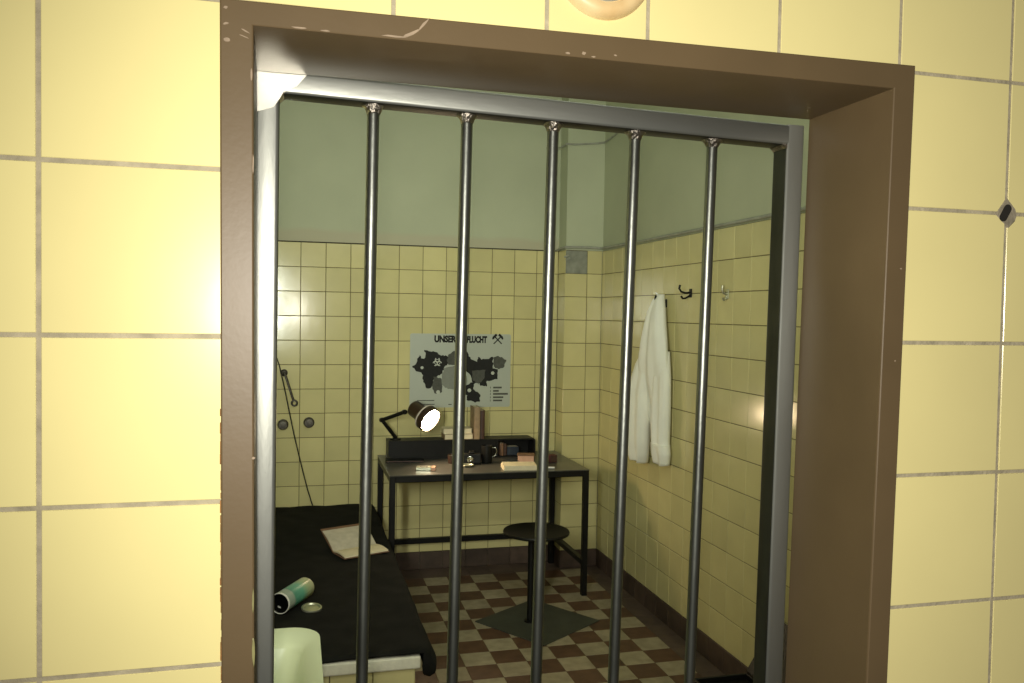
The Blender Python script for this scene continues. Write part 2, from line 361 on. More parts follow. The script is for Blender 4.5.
for poly in ([(-0.9, 0), (IBL[0] - 0.006, 0), (ITL[0] - 0.006, ITL[1] + 0.006), (-0.9, ITL[1] + 0.006)], [(IBR[0] + 0.006, 0), (1.757, 0), (1.757, ITR[1] + 0.006), (ITR[0] + 0.006, ITR[1] + 0.006)], [(-0.9, ITL[1] + 0.006), (1.757, ITL[1] + 0.006), (1.757, 2.52), (-0.9, 2.52)]):
    a = [bm.verts.new((x, 0.0012, z)) for x, z in poly]; b = [bm.verts.new((x, 0.0061, z)) for x, z in poly]
    bm.faces.new(a); bm.faces.new(b[::-1])
    for j in range(4): bm.faces.new((a[j], a[(j + 1) % 4], b[(j + 1) % 4], b[j]))
obj('tile_bed', bm, 'grout_near', wf)
GN = 0.0042
lines_top = [-0.9 + 0.15 * k for k in range(7)] + [0.15, 0.30, 0.45, 0.5569, 0.7069, 0.8569, 1.0069, 1.1569, 1.3069, 1.4569, 1.6069, 1.757]
for k in range(-11, 6):
    z0, z1 = Z0 + k * P, Z0 + (k + 1) * P
    z0 = max(z0, 0.0)
    if z1 - z0 < 0.03: continue
    xs = []
    if z0 >= ITL[1] + 0.02 - 0.005: xs = list(zip(lines_top, lines_top[1:]))
    else:
        zc = (z0 + z1) / 2
        L_ = lx(zc) - FLW + 0.006; R_ = rx(zc) + FLW - 0.006
        left = [x for x in lines_top if x < 0.1] ; right = [x for x in lines_top if x > 0.95]
        xs = list(zip(left, left[1:])) + [(left[-1], L_), (R_, right[0])] + list(zip(right, right[1:]))
    for a, b in xs:
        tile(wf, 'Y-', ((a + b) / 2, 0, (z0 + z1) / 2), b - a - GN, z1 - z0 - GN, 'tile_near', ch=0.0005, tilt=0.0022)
# plugged screw hole where four tiles meet
bm = bmesh.new(); hx, hz = 1.0078, Z0 + 0.1505
rim = [(-0.002, 0.0205), (0.006, 0.013), (0.013, 0.006), (0.0155, -0.003), (0.013, -0.010), (0.003, -0.019), (-0.008, -0.012), (-0.0185, -0.003), (-0.014, 0.004), (-0.007, 0.013)]
a = [bm.verts.new((hx + x, 0.002, hz + z)) for x, z in rim]; b = [bm.verts.new((hx + x * 0.8, -0.0012, hz + z * 0.8)) for x, z in rim]
bm.faces.new(b)
for j in range(len(rim)): bm.faces.new((a[j], a[(j + 1) % len(rim)], b[(j + 1) % len(rim)], b[j]))
obj('filler_patch', bm, 'filler', wf)
bm = bmesh.new()
cap = []
for j in range(16):
    t = 2 * math.pi * j / 16; x = 0.0052 * math.cos(t); z = 0.0052 * math.sin(t) + (0.0056 if math.sin(t) > 0 else -0.0056)
    c, s = math.cos(-0.55), math.sin(-0.55); cap.append((x * c - z * s - 0.0035, x * s + z * c))
add_loft(bm, [[Vector((hx + x, -0.0010, hz + z)) for x, z in cap], [Vector((hx + x, -0.0019, hz + z)) for x, z in cap]])
obj('screw_hole', bm, 'hole', wf)
struct(box('floor_corridor', WXL, WXR, -1.9, FW, -0.1, 0, 'corridor'), 'dark corridor floor in front of the doorway')['kind'] = 'structure'

# ------------------------------------------------------------------ brown door frame
df = empty('door_frame', ((ITL[0] + ITR[0]) / 2, 0, 0), label='chipped brown painted steel door frame around the barred gate', cat='door frame')
inv = Matrix.Translation(-df.location)
prof = [(0.0, FW), (0.0, -0.0035), (0.0005, -0.0048), (0.0017, -0.0055), (FLW - 0.0015, -0.0055), (FLW - 0.0003, -0.0048), (FLW, -0.0035), (FLW, 0.004)]
TL, TR = Vector((ITL[0], 0, ITL[1])), Vector((ITR[0], 0, ITR[1])); BL, BR = Vector((IBL[0], 0, 0)), Vector((IBR[0], 0, 0))
def sweep(name, A, oa, B, ob, mt, n=10, flare=0.0, flare_b=0.0):
    bm = bmesh.new(); rings = []
    for i in range(n + 1):
        t = i / n
        rings.append([inv @ ((A + oa * o).lerp(B + ob * o2, t) + Vector((0, y, 0))) for o, o2, y in [(flare, flare_b, FW)] + [(o, o, y) for o, y in prof[1:]]])
    vs = [[bm.verts.new(p) for p in r] for r in rings]
    for a, b in zip(vs, vs[1:]):
        for j in range(len(prof) - 1): bm.faces.new((a[j], a[j + 1], b[j + 1], b[j]))
    return auto_smooth(obj(name, bm, mt, df), 20)
dTL, dTR = Vector((-1.02, 0, 0.75)), Vector((0.96, 0, 0.96))
jl = sweep('jamb', BL, Vector((-1, 0, 0)), TL, dTL, 'frame', flare=0.0035, flare_b=0.0035)
hd = sweep('head', TL, dTL, TR, dTR, 'frame', flare=0.0035)
jr = sweep('jamb', TR, dTR, BR, Vector((1, 0, 0)), 'frame')
# worn spots: bare chips on the arris, orange filler along the left edge, old green paint showing
def blob(parent, name, cx, cz, w_, h_, mt, y=-0.0058, ang=0.0, n=9, th=0.0005):
    bm = bmesh.new(); ring = []
    for j in range(n):
        t = 2 * math.pi * j / n; r = random.uniform(0.65, 1.1); x, z = r * w_ / 2 * math.cos(t), r * h_ / 2 * math.sin(t)
        ring.append((x * math.cos(ang) - z * math.sin(ang), x * math.sin(ang) + z * math.cos(ang)))
    add_loft(bm, [[inv @ Vector((cx + x, y + th, cz + z)) for x, z in ring], [inv @ Vector((cx + x * 0.85, y - th * 0.3, cz + z * 0.85)) for x, z in ring]])
    o = obj(name, bm, mt); o.parent = parent; return o
ch = hd
for (x, z, w_, h_, a, mt) in ((0.316, 1.905, 0.022, 0.004, 0.5, 'chip'), (0.327, 1.914, 0.020, 0.003, 0.9, 'chip'), (0.300, 1.9012, 0.030, 0.0025, 0.0, 'chip'), (0.215, 1.9005, 0.016, 0.002, 0.0, 'chip'), (0.238, 1.900, 0.012, 0.002, 0, 'chip'),
                          (0.470, 1.9016, 0.006, 0.003, 0, 'chip'), (0.487, 1.903, 0.005, 0.004, 0, 'chip'), (0.497, 1.9005, 0.006, 0.002, 0, 'chip'), (0.52, 1.904, 0.004, 0.002, 0, 'chip')):
    blob(ch, 'paint_chip', x, z, w_, h_, mt, ang=a)
for (x, z, w_, h_, a, mt) in ((0.1515, 1.912, 0.005, 0.003, 0, 'chip'), (0.1515, 1.898, 0.006, 0.003, 0.2, 'chip'), (0.153, 1.884, 0.007, 0.005, 0, 'chip'), (0.168, 1.893, 0.010, 0.0015, -0.5, 'chip'), (0.167, 1.888, 0.010, 0.0012, -0.3, 'chip'),
                          (0.1735, 1.855, 0.002, 0.012, 0, 'chip'), (0.1755, 1.775, 0.0016, 0.02, 0, 'chip'), (0.178, 1.38, 0.0022, 0.028, 0, 'grpaint'), (0.1785, 1.33, 0.003, 0.03, 0, 'grpaint'), (0.179, 1.27, 0.0024, 0.05, 0, 'grpaint'), (0.1775, 1.51, 0.004, 0.003, 0, 'chip')):
    blob(jl, 'paint_chip', x, z, w_, h_, mt, ang=a)
for (x, z, w_, h_, a) in ((0.862, 1.702, 0.003, 0.002, 0), (0.858, 1.60, 0.002, 0.002, 0)):
    blob(jr, 'paint_chip', x, z, w_, h_, 'chip', ang=a)
bm = bmesh.new(); z = 1.555
while z > 0.9:
    h_ = random.uniform(0.003, 0.012); x = lx(z) - FLW - 0.0006; w_ = random.uniform(0.0001, 0.0009)
    add_box(bm, x - w_, x + 0.001, -0.002 - random.uniform(0, 0.002), 0.003, z - h_, z, 0.0005, inv); z -= h_ + random.choice((0, 0, 0, 0.002, 0.006))
obj('orange_filler', bm, 'rust', df)

# ------------------------------------------------------------------ barred gate
GY0, GY1 = 0.153, 0.186; GYC = 0.1695
bg = empty('barred_gate', (0.5, GYC, 0.02), label='bare steel gate with five round vertical bars in brown frame', cat='gate')
gi = Matrix.Translation(-bg.location)
def qbar(name, A, B, wdir, wid, mt):
    # hollow square section with rounded arrises from A to B (points on the inner front edge line); wdir = outward in the gate's plane
    bm = bmesh.new(); r = 0.004; pts = []
    for cx, cy, a0 in ((r, r, math.pi), (wid - r, r, 1.5 * math.pi), (wid - r, GY1 - GY0 - r, 0), (r, GY1 - GY0 - r, 0.5 * math.pi)):
        for s in range(4): t = a0 + s * math.pi / 6; pts.append((cx + r * math.cos(t), cy + r * math.sin(t)))
    add_loft(bm, [[gi @ (Q + wdir * u + Vector((0, GY0 + v, 0))) for u, v in pts] for Q in (A, B)])
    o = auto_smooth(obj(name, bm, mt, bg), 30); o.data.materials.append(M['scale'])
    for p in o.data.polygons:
        if p.normal.y > -0.55: p.material_index = 1  # darker steel on rail faces turned away from the corridor
    return o
zt = lambda x: Z0 + 0.2600 - (x - 0.1945) * 0.0232      # underside of the top rail
li = lambda z: 0.1950 - (1.88 - z) * 0.0030             # inner side of the left rail
ri = lambda z: 0.8165 - (1.865 - z) * 0.0140            # inner side of the right rail
W = 0.0255
zb = 0.06
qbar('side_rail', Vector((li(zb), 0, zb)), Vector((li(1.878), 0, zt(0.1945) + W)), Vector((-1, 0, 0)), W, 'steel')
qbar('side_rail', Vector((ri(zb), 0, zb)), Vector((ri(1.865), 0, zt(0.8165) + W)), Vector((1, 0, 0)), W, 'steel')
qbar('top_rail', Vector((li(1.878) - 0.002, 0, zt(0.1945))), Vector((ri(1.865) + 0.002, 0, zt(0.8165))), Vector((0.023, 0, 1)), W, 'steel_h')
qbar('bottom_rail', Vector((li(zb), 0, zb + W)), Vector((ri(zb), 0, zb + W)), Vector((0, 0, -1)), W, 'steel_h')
bars = [(0.2973, 0.2912), (0.4054, 0.3974), (0.5105, 0.5015), (0.6161, 0.6025), (0.7206, 0.7072)]
for xt, xb in bars:
    s = (xb - xt) / 0.66
    zt_ = zt(xt) + 0.006
    b = tube('bar', [gi @ Vector((xt + s * (Z0 + 0.25 - z), GYC, z)) for z in [zb + 0.02 + (zt_ - zb - 0.02) * i / 10 for i in range(11)]], 0.0069, 'bar', bg, 20)
    # weld bead around the top of the bar
    bm = bmesh.new(); n = 18; zc = zt(xt)
    rings = []
    for (rr, dz) in ((0.0122, 0.001), (0.0120, -0.0016), (0.0092, -0.0045), (0.0076, -0.0085), (0.0066, -0.010)):
        rings.append([gi @ Vector((xt + rr * random.uniform(0.86, 1.14) * math.cos(2 * math.pi * j / n), GYC + rr * random.uniform(0.86, 1.14) * math.sin(2 * math.pi * j / n), zc + dz + random.uniform(-0.0008, 0.0008))) for j in range(n)])
    add_loft(bm, rings); wd = auto_smooth(obj('weld_bead', bm, 'weld', b), 60)
for cx, cz, dx in ((li(1.878), zt(0.1945), 1), (ri(1.865), zt(0.8165), -1)):
    # ground-down weld in the inner corner
    bm = bmesh.new(); L1 = 0.006
    add_loft(bm, [[gi @ Vector((cx - dx * 0.001, y, cz + 0.001)), gi @ Vector((cx + dx * L1, y, cz + 0.001)), gi @ Vector((cx + dx * L1 * 0.35, y, cz - L1 * 0.35)), gi @ Vector((cx - dx * 0.001, y, cz - L1))] for y in (GY0 + 0.001, GY1 - 0.001)])
    obj('corner_weld', bm, 'weld', bg)
    bm = bmesh.new(); pts = [(-dx * W * 0.97, W * 0.96), (dx * 0.030, W * 0.93), (dx * 0.018, W * 0.35), (dx * 0.004, 0.001), (dx * 0.0005, -0.006), (-dx * 0.006, -0.016), (-dx * W * 0.9, -0.022)]
    rg_ = random.Random(4); pts = [(x + rg_.uniform(-0.0008, 0.0008) * 0, z) for x, z in pts]
    add_loft(bm, [[gi @ Vector((cx + x, y, cz + z - x * 0.023)) for x, z in pts] for y in (GY0 + 0.0002, GY0 - 0.0006)])
    if dx > 0: obj('ground_weld_glare', bm, 'ground', bg)  # ground weld, coloured extra pale for the flash glare on this corner
    else: bm.free()

# ------------------------------------------------------------------ round wall switch above the frame
sw = empty('wall_switch', (0.508, 0, 1.99), label='round yellowed wall rosette with grey centre above the door frame', cat='switch')
lathe('base_ring', [(0.0512, 0.0), (0.0508, -0.0), (0.0500, 0.006), (0.0465, 0.0105), (0.0410, 0.0125), (0.0370, 0.0115), (0.0360, 0.008), (0.0, 0.008)], (0, -0.0004, 0), (0, -1, 0), 'beige', sw, 48)
lathe('centre_disc', [(0.0352, 0.008), (0.0345, 0.013), (0.030, 0.0150), (0.0, 0.0165)], (0, -0.0004, 0), (0, -1, 0), 'greydisc', sw, 40)

# ------------------------------------------------------------------ desk
dk = empty('desk', (1.30, 4.12, 0), label='black steel framed desk with grey top against the back wall', cat='desk')
o_ = lambda x0, x1, y0, y1, z0, z1: (x0 - 1.30, x1 - 1.30, y0 - 4.12, y1 - 4.12, z0, z1)
LX0, LX1, LY0, LY1, TH = 0.728, 1.888, 3.80, 4.486, 0.745
box('desktop', *o_(LX0 - 0.002, LX1 + 0.002, LY0 - 0.002, LY1 + 0.002, TH - 0.006, TH), 'tabletop', dk, 0.0015)
S = 0.032
for x in (LX0, LX1 - S):
    for y in (LY0, LY1 - S):
        box('leg', *o_(x, x + S, y, y + S, 0.0, TH - 0.0065), 'black', dk, 0.002)
for y in (LY0, LY1 - S): box('apron', *o_(LX0 + S, LX1 - S, y, y + S, TH - 0.040, TH - 0.0065), 'black', dk, 0.002)
for x in (LX0, LX1 - S): box('apron', *o_(x, x + S, LY0 + S, LY1 - S, TH - 0.040, TH - 0.0065), 'black', dk, 0.002)
box('stretcher', *o_(LX0 + S, LX1 - S, LY1 - S, LY1, 0.178, 0.210), 'black', dk, 0.002)
for x in (LX0, LX1 - S): box('stretcher', *o_(x, x + S, LY0 + S, LY1 - S, 0.178, 0.210), 'black', dk, 0.002)

# ------------------------------------------------------------------ stool
st = empty('stool', (1.468, 3.462, 0), label='black pedestal stool with round seat and square floor plate', cat='stool')
mt_ = Matrix.Rotation(math.radians(34.1), 4, 'Z')
box('base_plate', -0.237, 0.237, -0.237, 0.237, 0.0006, 0.006, 'plate', st, 0.001, Matrix.Translation((0.020, 0, 0)) @ mt_)
lathe('pole', [(0.0, 0.006), (0.032, 0.006), (0.032, 0.012), (0.0175, 0.014), (0.0175, 0.468), (0.045, 0.470), (0.045, 0.476), (0, 0.476)], (-0.022, 0, 0), (0, 0, 1), 'black', st, 20)
lathe('seat', [(0.0, 0.476), (0.165, 0.476), (0.176, 0.480), (0.178, 0.488), (0.175, 0.494), (0.160, 0.4945), (0.10, 0.490), (0.0, 0.488)], (0.004, 0, 0), (0, 0, 1), 'black', st, 48)

# ------------------------------------------------------------------ tiled sleeping bench and blanket
bn = empty('sleeping_bench', (0.22, 3.3, 0), label='yellow tiled sleeping bench with a pale stone edge along the left wall', cat='bench')
bi = Matrix.Translation(-bn.location); BT = 0.420; BX, BY = 0.642, 2.150
box('base', XL + 0.001, BX - 0.006, BY + 0.006, D - 0.001, 0.0, BT - 0.045, 'grout', bn, 0, bi)
box('slab', XL + 0.001, BX + 0.018, BY - 0.014, D - 0.001, BT - 0.045, BT, 'slab', bn, 0.006, bi, 2)
zs = [0.0, 0.09, 0.24, BT - 0.045]
for (a, b) in spans(XL + 0.001, BX, BX - 0.45):
    for z0, z1 in zip(zs, zs[1:]): tile(bn, 'Y-', bi @ Vector(((a + b) / 2, BY, (z0 + z1) / 2)), b - a - G, z1 - z0 - G, 'tile')
for (a, b) in spans(BY, D - 0.002, 2.65392):
    for z0, z1 in zip(zs, zs[1:]): tile(bn, 'X+', bi @ Vector((BX, (a + b) / 2, (z0 + z1) / 2)), b - a - G, z1 - z0 - G, 'tile')

def smooth_noise(seed):
    rg = random.Random(seed); ks = [(rg.uniform(2, 9), rg.uniform(2, 9), rg.uniform(0, 6.28), rg.uniform(0.4, 1)) for _ in range(7)]
    return lambda x, y: sum(a * math.sin(kx * x + ky * y * 1.3 + ph) for kx, ky, ph, a in ks) / 4
nz = smooth_noise(3); nz2 = smooth_noise(11)
bm = bmesh.new(); ny = 70
cross = []
nxs = 50
grid = []
for j in range(ny + 1):
    t = j / ny; y = 2.138 + (D - 0.006 - 2.138) * t
    row = []
    xe = 0.683 + 0.005 * nz2(0, y * 2) - 0.016 * max(0, 1 - t * 30)
    drop = 0.052 + 0.018 * nz(y, 1.0)
    flare = 0.010 + 0.008 * math.sin(y * 9 + 1) * (1 - 0.4 * t)
    for i in range(nxs + 1):
        s = i / nxs
        if s < 0.72:
            x = XL + 0.004 + (xe - XL - 0.004) * (s / 0.72)
            z = BT + 0.010 + 0.007 * abs(nz(x * 2, y * 1.6)) + 0.004 * nz2(x * 3, y * 2)
            if i == 0: z += 0.004
            
        else:
            q = (s - 0.72) / 0.28; r = 0.024; zb_ = BT - 0.012 - drop
            if q < 0.3: a = q / 0.3 * math.pi / 2; x = xe + r * math.sin(a); z = BT + 0.012 - r * (1 - math.cos(a))
            elif q < 0.65: k_ = (q - 0.3) / 0.35; x = xe + r + flare * math.sin(k_ * 2.2); z = BT - 0.012 + (zb_ - BT + 0.012) * k_
            elif q < 0.8: k_ = (q - 0.65) / 0.15; x = xe + r + flare * 0.81 - 0.034 * k_; z = zb_ - 0.008 * math.sin(k_ * math.pi)
            else: k_ = (q - 0.8) / 0.2; x = xe + r + flare * 0.81 - 0.034 - 0.002 * k_; z = zb_ + (BT - 0.05 - zb_) * k_
        yy = y
        if j == 0: yy += 0.010 * nz2(x * 4, 0.3); z -= 0.004
        row.append(bm.verts.new((x, yy, z)))
    grid.append(row)
for a, b in zip(grid, grid[1:]):
    for i in range(nxs): bm.faces.new((a[i], a[i + 1], b[i + 1], b[i]))
for row in (grid[0], grid[-1]):
    k0 = int(nxs * 0.72); bm.faces.new(row[k0:])
bl = obj('blanket', bm, 'blanket', None, True)
sd = bl.modifiers.new('thick', 'SOLIDIFY'); sd.thickness = 0.007; sd.offset = 1
tag(bl, 'black woollen blanket spread over the tiled sleeping bench', 'blanket')
BZ = BT + 0.0245

# open book on the blanket
bk = empty('open_book', (0.52, 3.46, BZ), label='open hardback book with bare pages lying on the black blanket', cat='book')
ang = math.radians(22.0)
bk.rotation_euler = (0, 0, ang)
HL = 0.118
def leaf(name, y0, z0, y1, z1, th, mt, ex=0.0, par=bk):
    bm = bmesh.new(); d = Vector((0, y1 - y0, z1 - z0)); nn = Vector((0, -d.z, d.y)).normalized()
    if nn.z < 0: nn = -nn
    r0 = []; r1 = []
    for k in range(7):
        t = k / 6; bulge = math.sin(t * math.pi) * 0.006 * (0 if ex > 0 else 1)
        p = Vector((0, y0, z0)) + d * t + nn * bulge
        r0.append(p); r1.append(p + nn * th)
    lp = r0 + r1[::-1]
    add_loft(bm, [[Vector((-HL - ex, 0, 0)) + p for p in lp], [Vector((HL + ex, 0, 0)) + p for p in lp]])
    return obj(name, bm, mt, par)
c1 = leaf('cover', 0.0, 0.003, 0.150, 0.085, 0.003, 'bookbrown', 0.004)
leaf('page_block', 0.003, 0.0065, 0.133, 0.078, 0.004, 'pagew', par=bk)
c2 = leaf('cover', -0.002, 0.001, -0.135, 0.001, 0.003, 'bookbrown', 0.004)
leaf('page_block', -0.003, 0.005, -0.130, 0.005, 0.006, 'paper', par=bk)

# spray-can like tube and its lid
A = Vector((0.166, 2.60, BZ + 0.0420)); Bv = Vector((0.270, 2.79, BZ + 0.0420)); ax = (Bv - A).normalized()
def can_print(o0, axis, ln):
    # print fading from dark teal at the open end to yellow-green at the base
    mt = mat('can_print', (0.1, 0.3, 0.2), 0.35, var=0.1, nscale=30); N = mt.node_tree.nodes; L = mt.node_tree.links
    tc = N.new('ShaderNodeTexCoord'); sb_ = N.new('ShaderNodeVectorMath'); sb_.operation = 'SUBTRACT'; L.new(tc.outputs['Object'], sb_.inputs[0]); sb_.inputs[1].default_value = o0
    dt = N.new('ShaderNodeVectorMath'); dt.operation = 'DOT_PRODUCT'; L.new(sb_.outputs[0], dt.inputs[0]); dt.inputs[1].default_value = axis
    mr = N.new('ShaderNodeMapRange'); L.new(dt.outputs['Value'], mr.inputs[0]); mr.inputs[2].default_value = ln
    cr = N.new('ShaderNodeValToRGB'); L.new(mr.outputs[0], cr.inputs[0]); e = cr.color_ramp.elements
    e[0].position = 0.10; e[0].color = (0.30, 0.36, 0.30, 1); e[1].position = 0.95; e[1].color = (0.60, 0.60, 0.36, 1)
    for p_, c_ in ((0.22, (0.30, 0.36, 0.30, 1)), (0.26, (0.07, 0.27, 0.19, 1)), (0.55, (0.13, 0.42, 0.30, 1)), (0.75, (0.42, 0.52, 0.30, 1))):
        k = e.new(p_); k.color = c_
    L.new(cr.outputs[0], N['Principled BSDF'].inputs['Base Color'])
    return mt
tn = empty('tin_can', (0.22, 2.69, BZ), label='open cylindrical tin with teal and yellow print lying on blanket', cat='tin')
loc = A - tn.location
Lc = (Bv - A).length
lathe('rim', [(0.0387, 0.0), (0.0410, -0.001), (0.0420, 0.001), (0.0420, 0.006), (0.0418, 0.008), (0.0387, 0.008)], loc, ax, 'white', tn, 36, closed=True)
lathe('inside', [(0.0387, 0.001), (0.0387, Lc - 0.012), (0.0, Lc - 0.012)], loc, ax, 'black', tn, 36)
bd = lathe('printed_body', [(0.0415, 0.008), (0.0416, 0.02), (0.0416, Lc - 0.008), (0.038, Lc), (0.0, Lc)], loc, ax, can_print(loc, ax, Lc), tn, 36)
box('white_scrap', -0.006, 0.006, -0.008, 0.008, -0.0008, 0.0008, 'white', tn, 0, Matrix.Translation(loc + ax * 0.03 + Vector((-0.016, 0, -0.022))) @ Matrix.Rotation(0.5, 4, 'Y'))
ld = lathe('round_cover', [(0.0, 0.003), (0.030, 0.003), (0.034, 0.008), (0.040, 0.008), (0.0415, 0.004), (0.0405, 0.0), (0.0, 0.0)], (0.29, 2.643, BZ - 0.002), (0.05, -0.1, 1), 'tin', None, 36)
tag(ld, 'round pale metal lid beside the teal tin on blanket', 'tin lid')
bm = bmesh.new(); add_loft(bm, [[Vector((0.5463 + 0.011 * r * math.cos(t), 3.119 + 0.012 * r * math.sin(t), BZ - 0.002 + h)) for t, r in [(k * math.pi / 4, (1, .7, 1.1, .8, 1, .6, 1.1, .9)[k]) for k in range(8)]] for h in (0, 0.006, 0.011)])
tag(obj('paper_scrap', bm, 'white'), 'tiny crumpled white scrap on the blanket below the book', 'paper scrap')

# ------------------------------------------------------------------ wash basin on the left wall
ws = empty('wash_basin', (0.035, 1.13, 0.55), label='pale green ceramic wash basin just inside the gate', cat='basin')
def rrect(x0, x1, y0, y1, r, z, n=8):
    out = []
    for cx, cy, a0 in ((x1 - r, y1 - r, 0), (x0 + r, y1 - r, 90), (x0 + r, y0 + r, 180), (x1 - r, y0 + r, 270)):
        for k in range(n + 1): t = math.radians(a0 + 90 * k / n); out.append(Vector((cx + r * math.cos(t) - 0.035, cy + r * math.sin(t) - 1.13, z - 0.55)))
    return out
RZ = 0.832; bx0, bx1, by0, by1 = XL + 0.002, 0.281, 0.82, 1.398
bm = bmesh.new()
add_loft(bm, [rrect(bx0 + 0.10, bx1 - 0.16, by0 + 0.18, by1 - 0.18, 0.05, 0.60), rrect(bx0 + 0.03, bx1 - 0.07, by0 + 0.08, by1 - 0.08, 0.07, 0.68), rrect(bx0 + 0.004, bx1 - 0.022, by0 + 0.02, by1 - 0.02, 0.075, 0.77), rrect(bx0, bx1 - 0.002, by0 + 0.002, by1 - 0.002, 0.075, 0.815),
              rrect(bx0, bx1, by0, by1, 0.075, 0.832), rrect(bx0 + 0.004, bx1 - 0.005, by0 + 0.005, by1 - 0.005, 0.072, RZ), rrect(bx0 + 0.06, bx1 - 0.034, by0 + 0.04, by1 - 0.085, 0.05, RZ - 0.002), rrect(bx0 + 0.066, bx1 - 0.044, by0 + 0.05, by1 - 0.097, 0.05, RZ - 0.016),
              rrect(bx0 + 0.08, bx1 - 0.060, by0 + 0.07, by1 - 0.12, 0.06, RZ - 0.10), rrect(bx0 + 0.13, bx1 - 0.12, by0 + 0.14, by1 - 0.20, 0.05, RZ - 0.15)])
auto_smooth(obj('bowl', bm, 'basin', ws), 60)
lathe('drain', [(0.022, 0.001), (0.022, 0.003), (0.012, 0.003), (0.0, 0.001)], (0.0, -0.03, RZ - 0.15 - 0.55), (0, 0, 1), 'chrome', ws, 20)

# ------------------------------------------------------------------ fittings on the back wall, left
def valve(x, z, label):
    e = empty('valve_knob', (x, D - 0.0055, z), label=label, cat='valve')
    lathe('rosette', [(0.033, 0.0), (0.033, 0.003), (0.026, 0.009), (0.014, 0.010), (0.0, 0.010)], (0, 0, 0), (0, -1, 0), 'dullmetal', e, 24)
    lathe('knob', [(0.010, 0.009), (0.010, 0.022), (0.025, 0.026), (0.027, 0.034), (0.024, 0.042), (0.0, 0.044)], (0, 0, 0), (0, -1, 0), 'dullmetal', e, 24)
valve(0.152, 0.947, 'dark metal valve knob half behind the gate rail, left of two')
valve(0.306, 0.957, 'dark metal valve knob on the back wall, right of two')
sa = empty('shower_arm', (0.156, D - 0.0055, 1.264), label='short dull metal pipe arm slanting down the back wall tiles', cat='pipe')
lathe('rosette', [(0.022, 0.0), (0.022, 0.003), (0.014, 0.009), (0.0, 0.010)], (0, 0, 0), (0, -1, 0), 'dullmetal', sa, 20)
tube('arm', [(0, -0.005, 0), (0.004, -0.028, -0.004), (0.020, -0.034, -0.05), (0.056, -0.030, -0.165)], 0.0075, 'dullmetal', sa, 12)
bm = bmesh.new(); n1, n2 = 20, 8
rg = [[Vector((0.062 + (0.016 + 0.006 * math.cos(b)) * math.cos(a), -0.030 + 0.006 * math.sin(b), -0.183 + (0.016 + 0.006 * math.cos(b)) * math.sin(a))) for b in [2 * math.pi * k / n2 for k in range(n2)]] for a in [2 * math.pi * k / n1 for k in range(n1)]]
vs = add_loft(bm, rg, cap=False)
for j in range(n2): bm.faces.new((vs[-1][j], vs[-1][(j + 1) % n2], vs[0][(j + 1) % n2], vs[0][j]))
obj('ring', bm, 'dullmetal', sa, True)
cb = tube('cable', [(0.110, D - 0.008, 1.36), (0.128, D - 0.012, 1.31), (0.160, D - 0.045, 1.17), (0.215, D - 0.05, 0.90), (0.262, D - 0.04, 0.70), (0.300, D - 0.03, 0.55), (0.326, D - 0.04, BZ + 0.02), (0.332, D - 0.06, BZ + 0.008)], 0.0036, 'cable', None, 8)
tag(cb, 'thin black cable hanging down the back wall to the blanket', 'cable')

# ------------------------------------------------------------------ conduits on the pier and right wall
cw = tube('wall_conduit', [(XR - 0.008, 0.3, 2.076), (XR - 0.008, 2.3, 2.076), (XR - 0.008, 3.7, 2.076), (XR - 0.009, PY - 0.02, 2.080), (XR - 0.02, PY - 0.010, 2.081), (2.0, PY - 0.010, 2.083), (PX - 0.004, PY - 0.009, 2.078), (PX - 0.010, PY + 0.02, 2.078), (PX - 0.010, D - 0.008, 2.070)], 0.0085, 'conduit', None, 10)
tag(cw, 'thin grey conduit running along the top edge of the wall tiles', 'conduit')
cu = tube('upper_conduit', [(1.80, D - 0.003, 2.735), (PX - 0.008, D - 0.004, 2.735), (PX - 0.006, PY - 0.004, 2.738), (1.95, PY - 0.004, 2.738), (2.10, PY - 0.004, 2.755), (XR - 0.004, PY - 0.010, 2.762), (XR - 0.002, 4.17, 2.775), (XR - 0.002, 3.9, 2.84)], 0.0065, 'conduit', None, 8)
tag(cu, 'thin grey cable crossing the painted pier near the ceiling', 'conduit')
jb = empty('junction_plate', (1.972, PY, 1.985), label='grey metal plate replacing the top tile on the corner pier', cat='plate')
box('plate', -0.072, 0.072, -0.006, 0.0025, -0.073, 0.073, 'zinc', jb, 0.0015)
box('clip', -0.062, -0.030, -0.020, -0.006, 0.040, 0.052, 'conduit', jb, 0.001, Matrix.Rotation(-0.5, 4, 'Y'))
box('clip', -0.062, -0.030, -0.018, -0.006, 0.062, 0.072, 'conduit', jb, 0.001, Matrix.Rotation(-0.5, 4, 'Y'))

# ------------------------------------------------------------------ coat hooks and coat on the right wall
def hook(y, z, label, mt, k=1.0):
    e = empty('coat_hook', (XR, y, z), label=label, cat='hook', group='coat hooks on the right wall')
    box('back_plate', -0.006, -0.0005, -0.013, 0.013, -0.022, 0.022, mt, e, 0.002)
    tube('prong', [(-0.004, 0, 0.004), (-0.030 * k, 0, 0.0), (-0.055 * k, 0, 0.006), (-0.066 * k, 0, 0.022), (-0.062 * k, 0, 0.040)], 0.0055, mt, e, 10)
    tube('lower_prong', [(-0.004, 0, -0.010), (-0.030 * k, 0, -0.026), (-0.046 * k, 0, -0.028), (-0.055 * k, 0, -0.016)], [0.005, 0.005, 0.005, 0.006], mt, e, 10)
hook(3.075, 1.765, 'bare dark coat hook right beside the white coat', 'black')
hook(2.704, 1.753, 'pale metal coat hook farthest right on the tiled wall', 'tin', 0.45)
hook(3.363, 1.716, 'coat hook that carries the white coat', 'black')

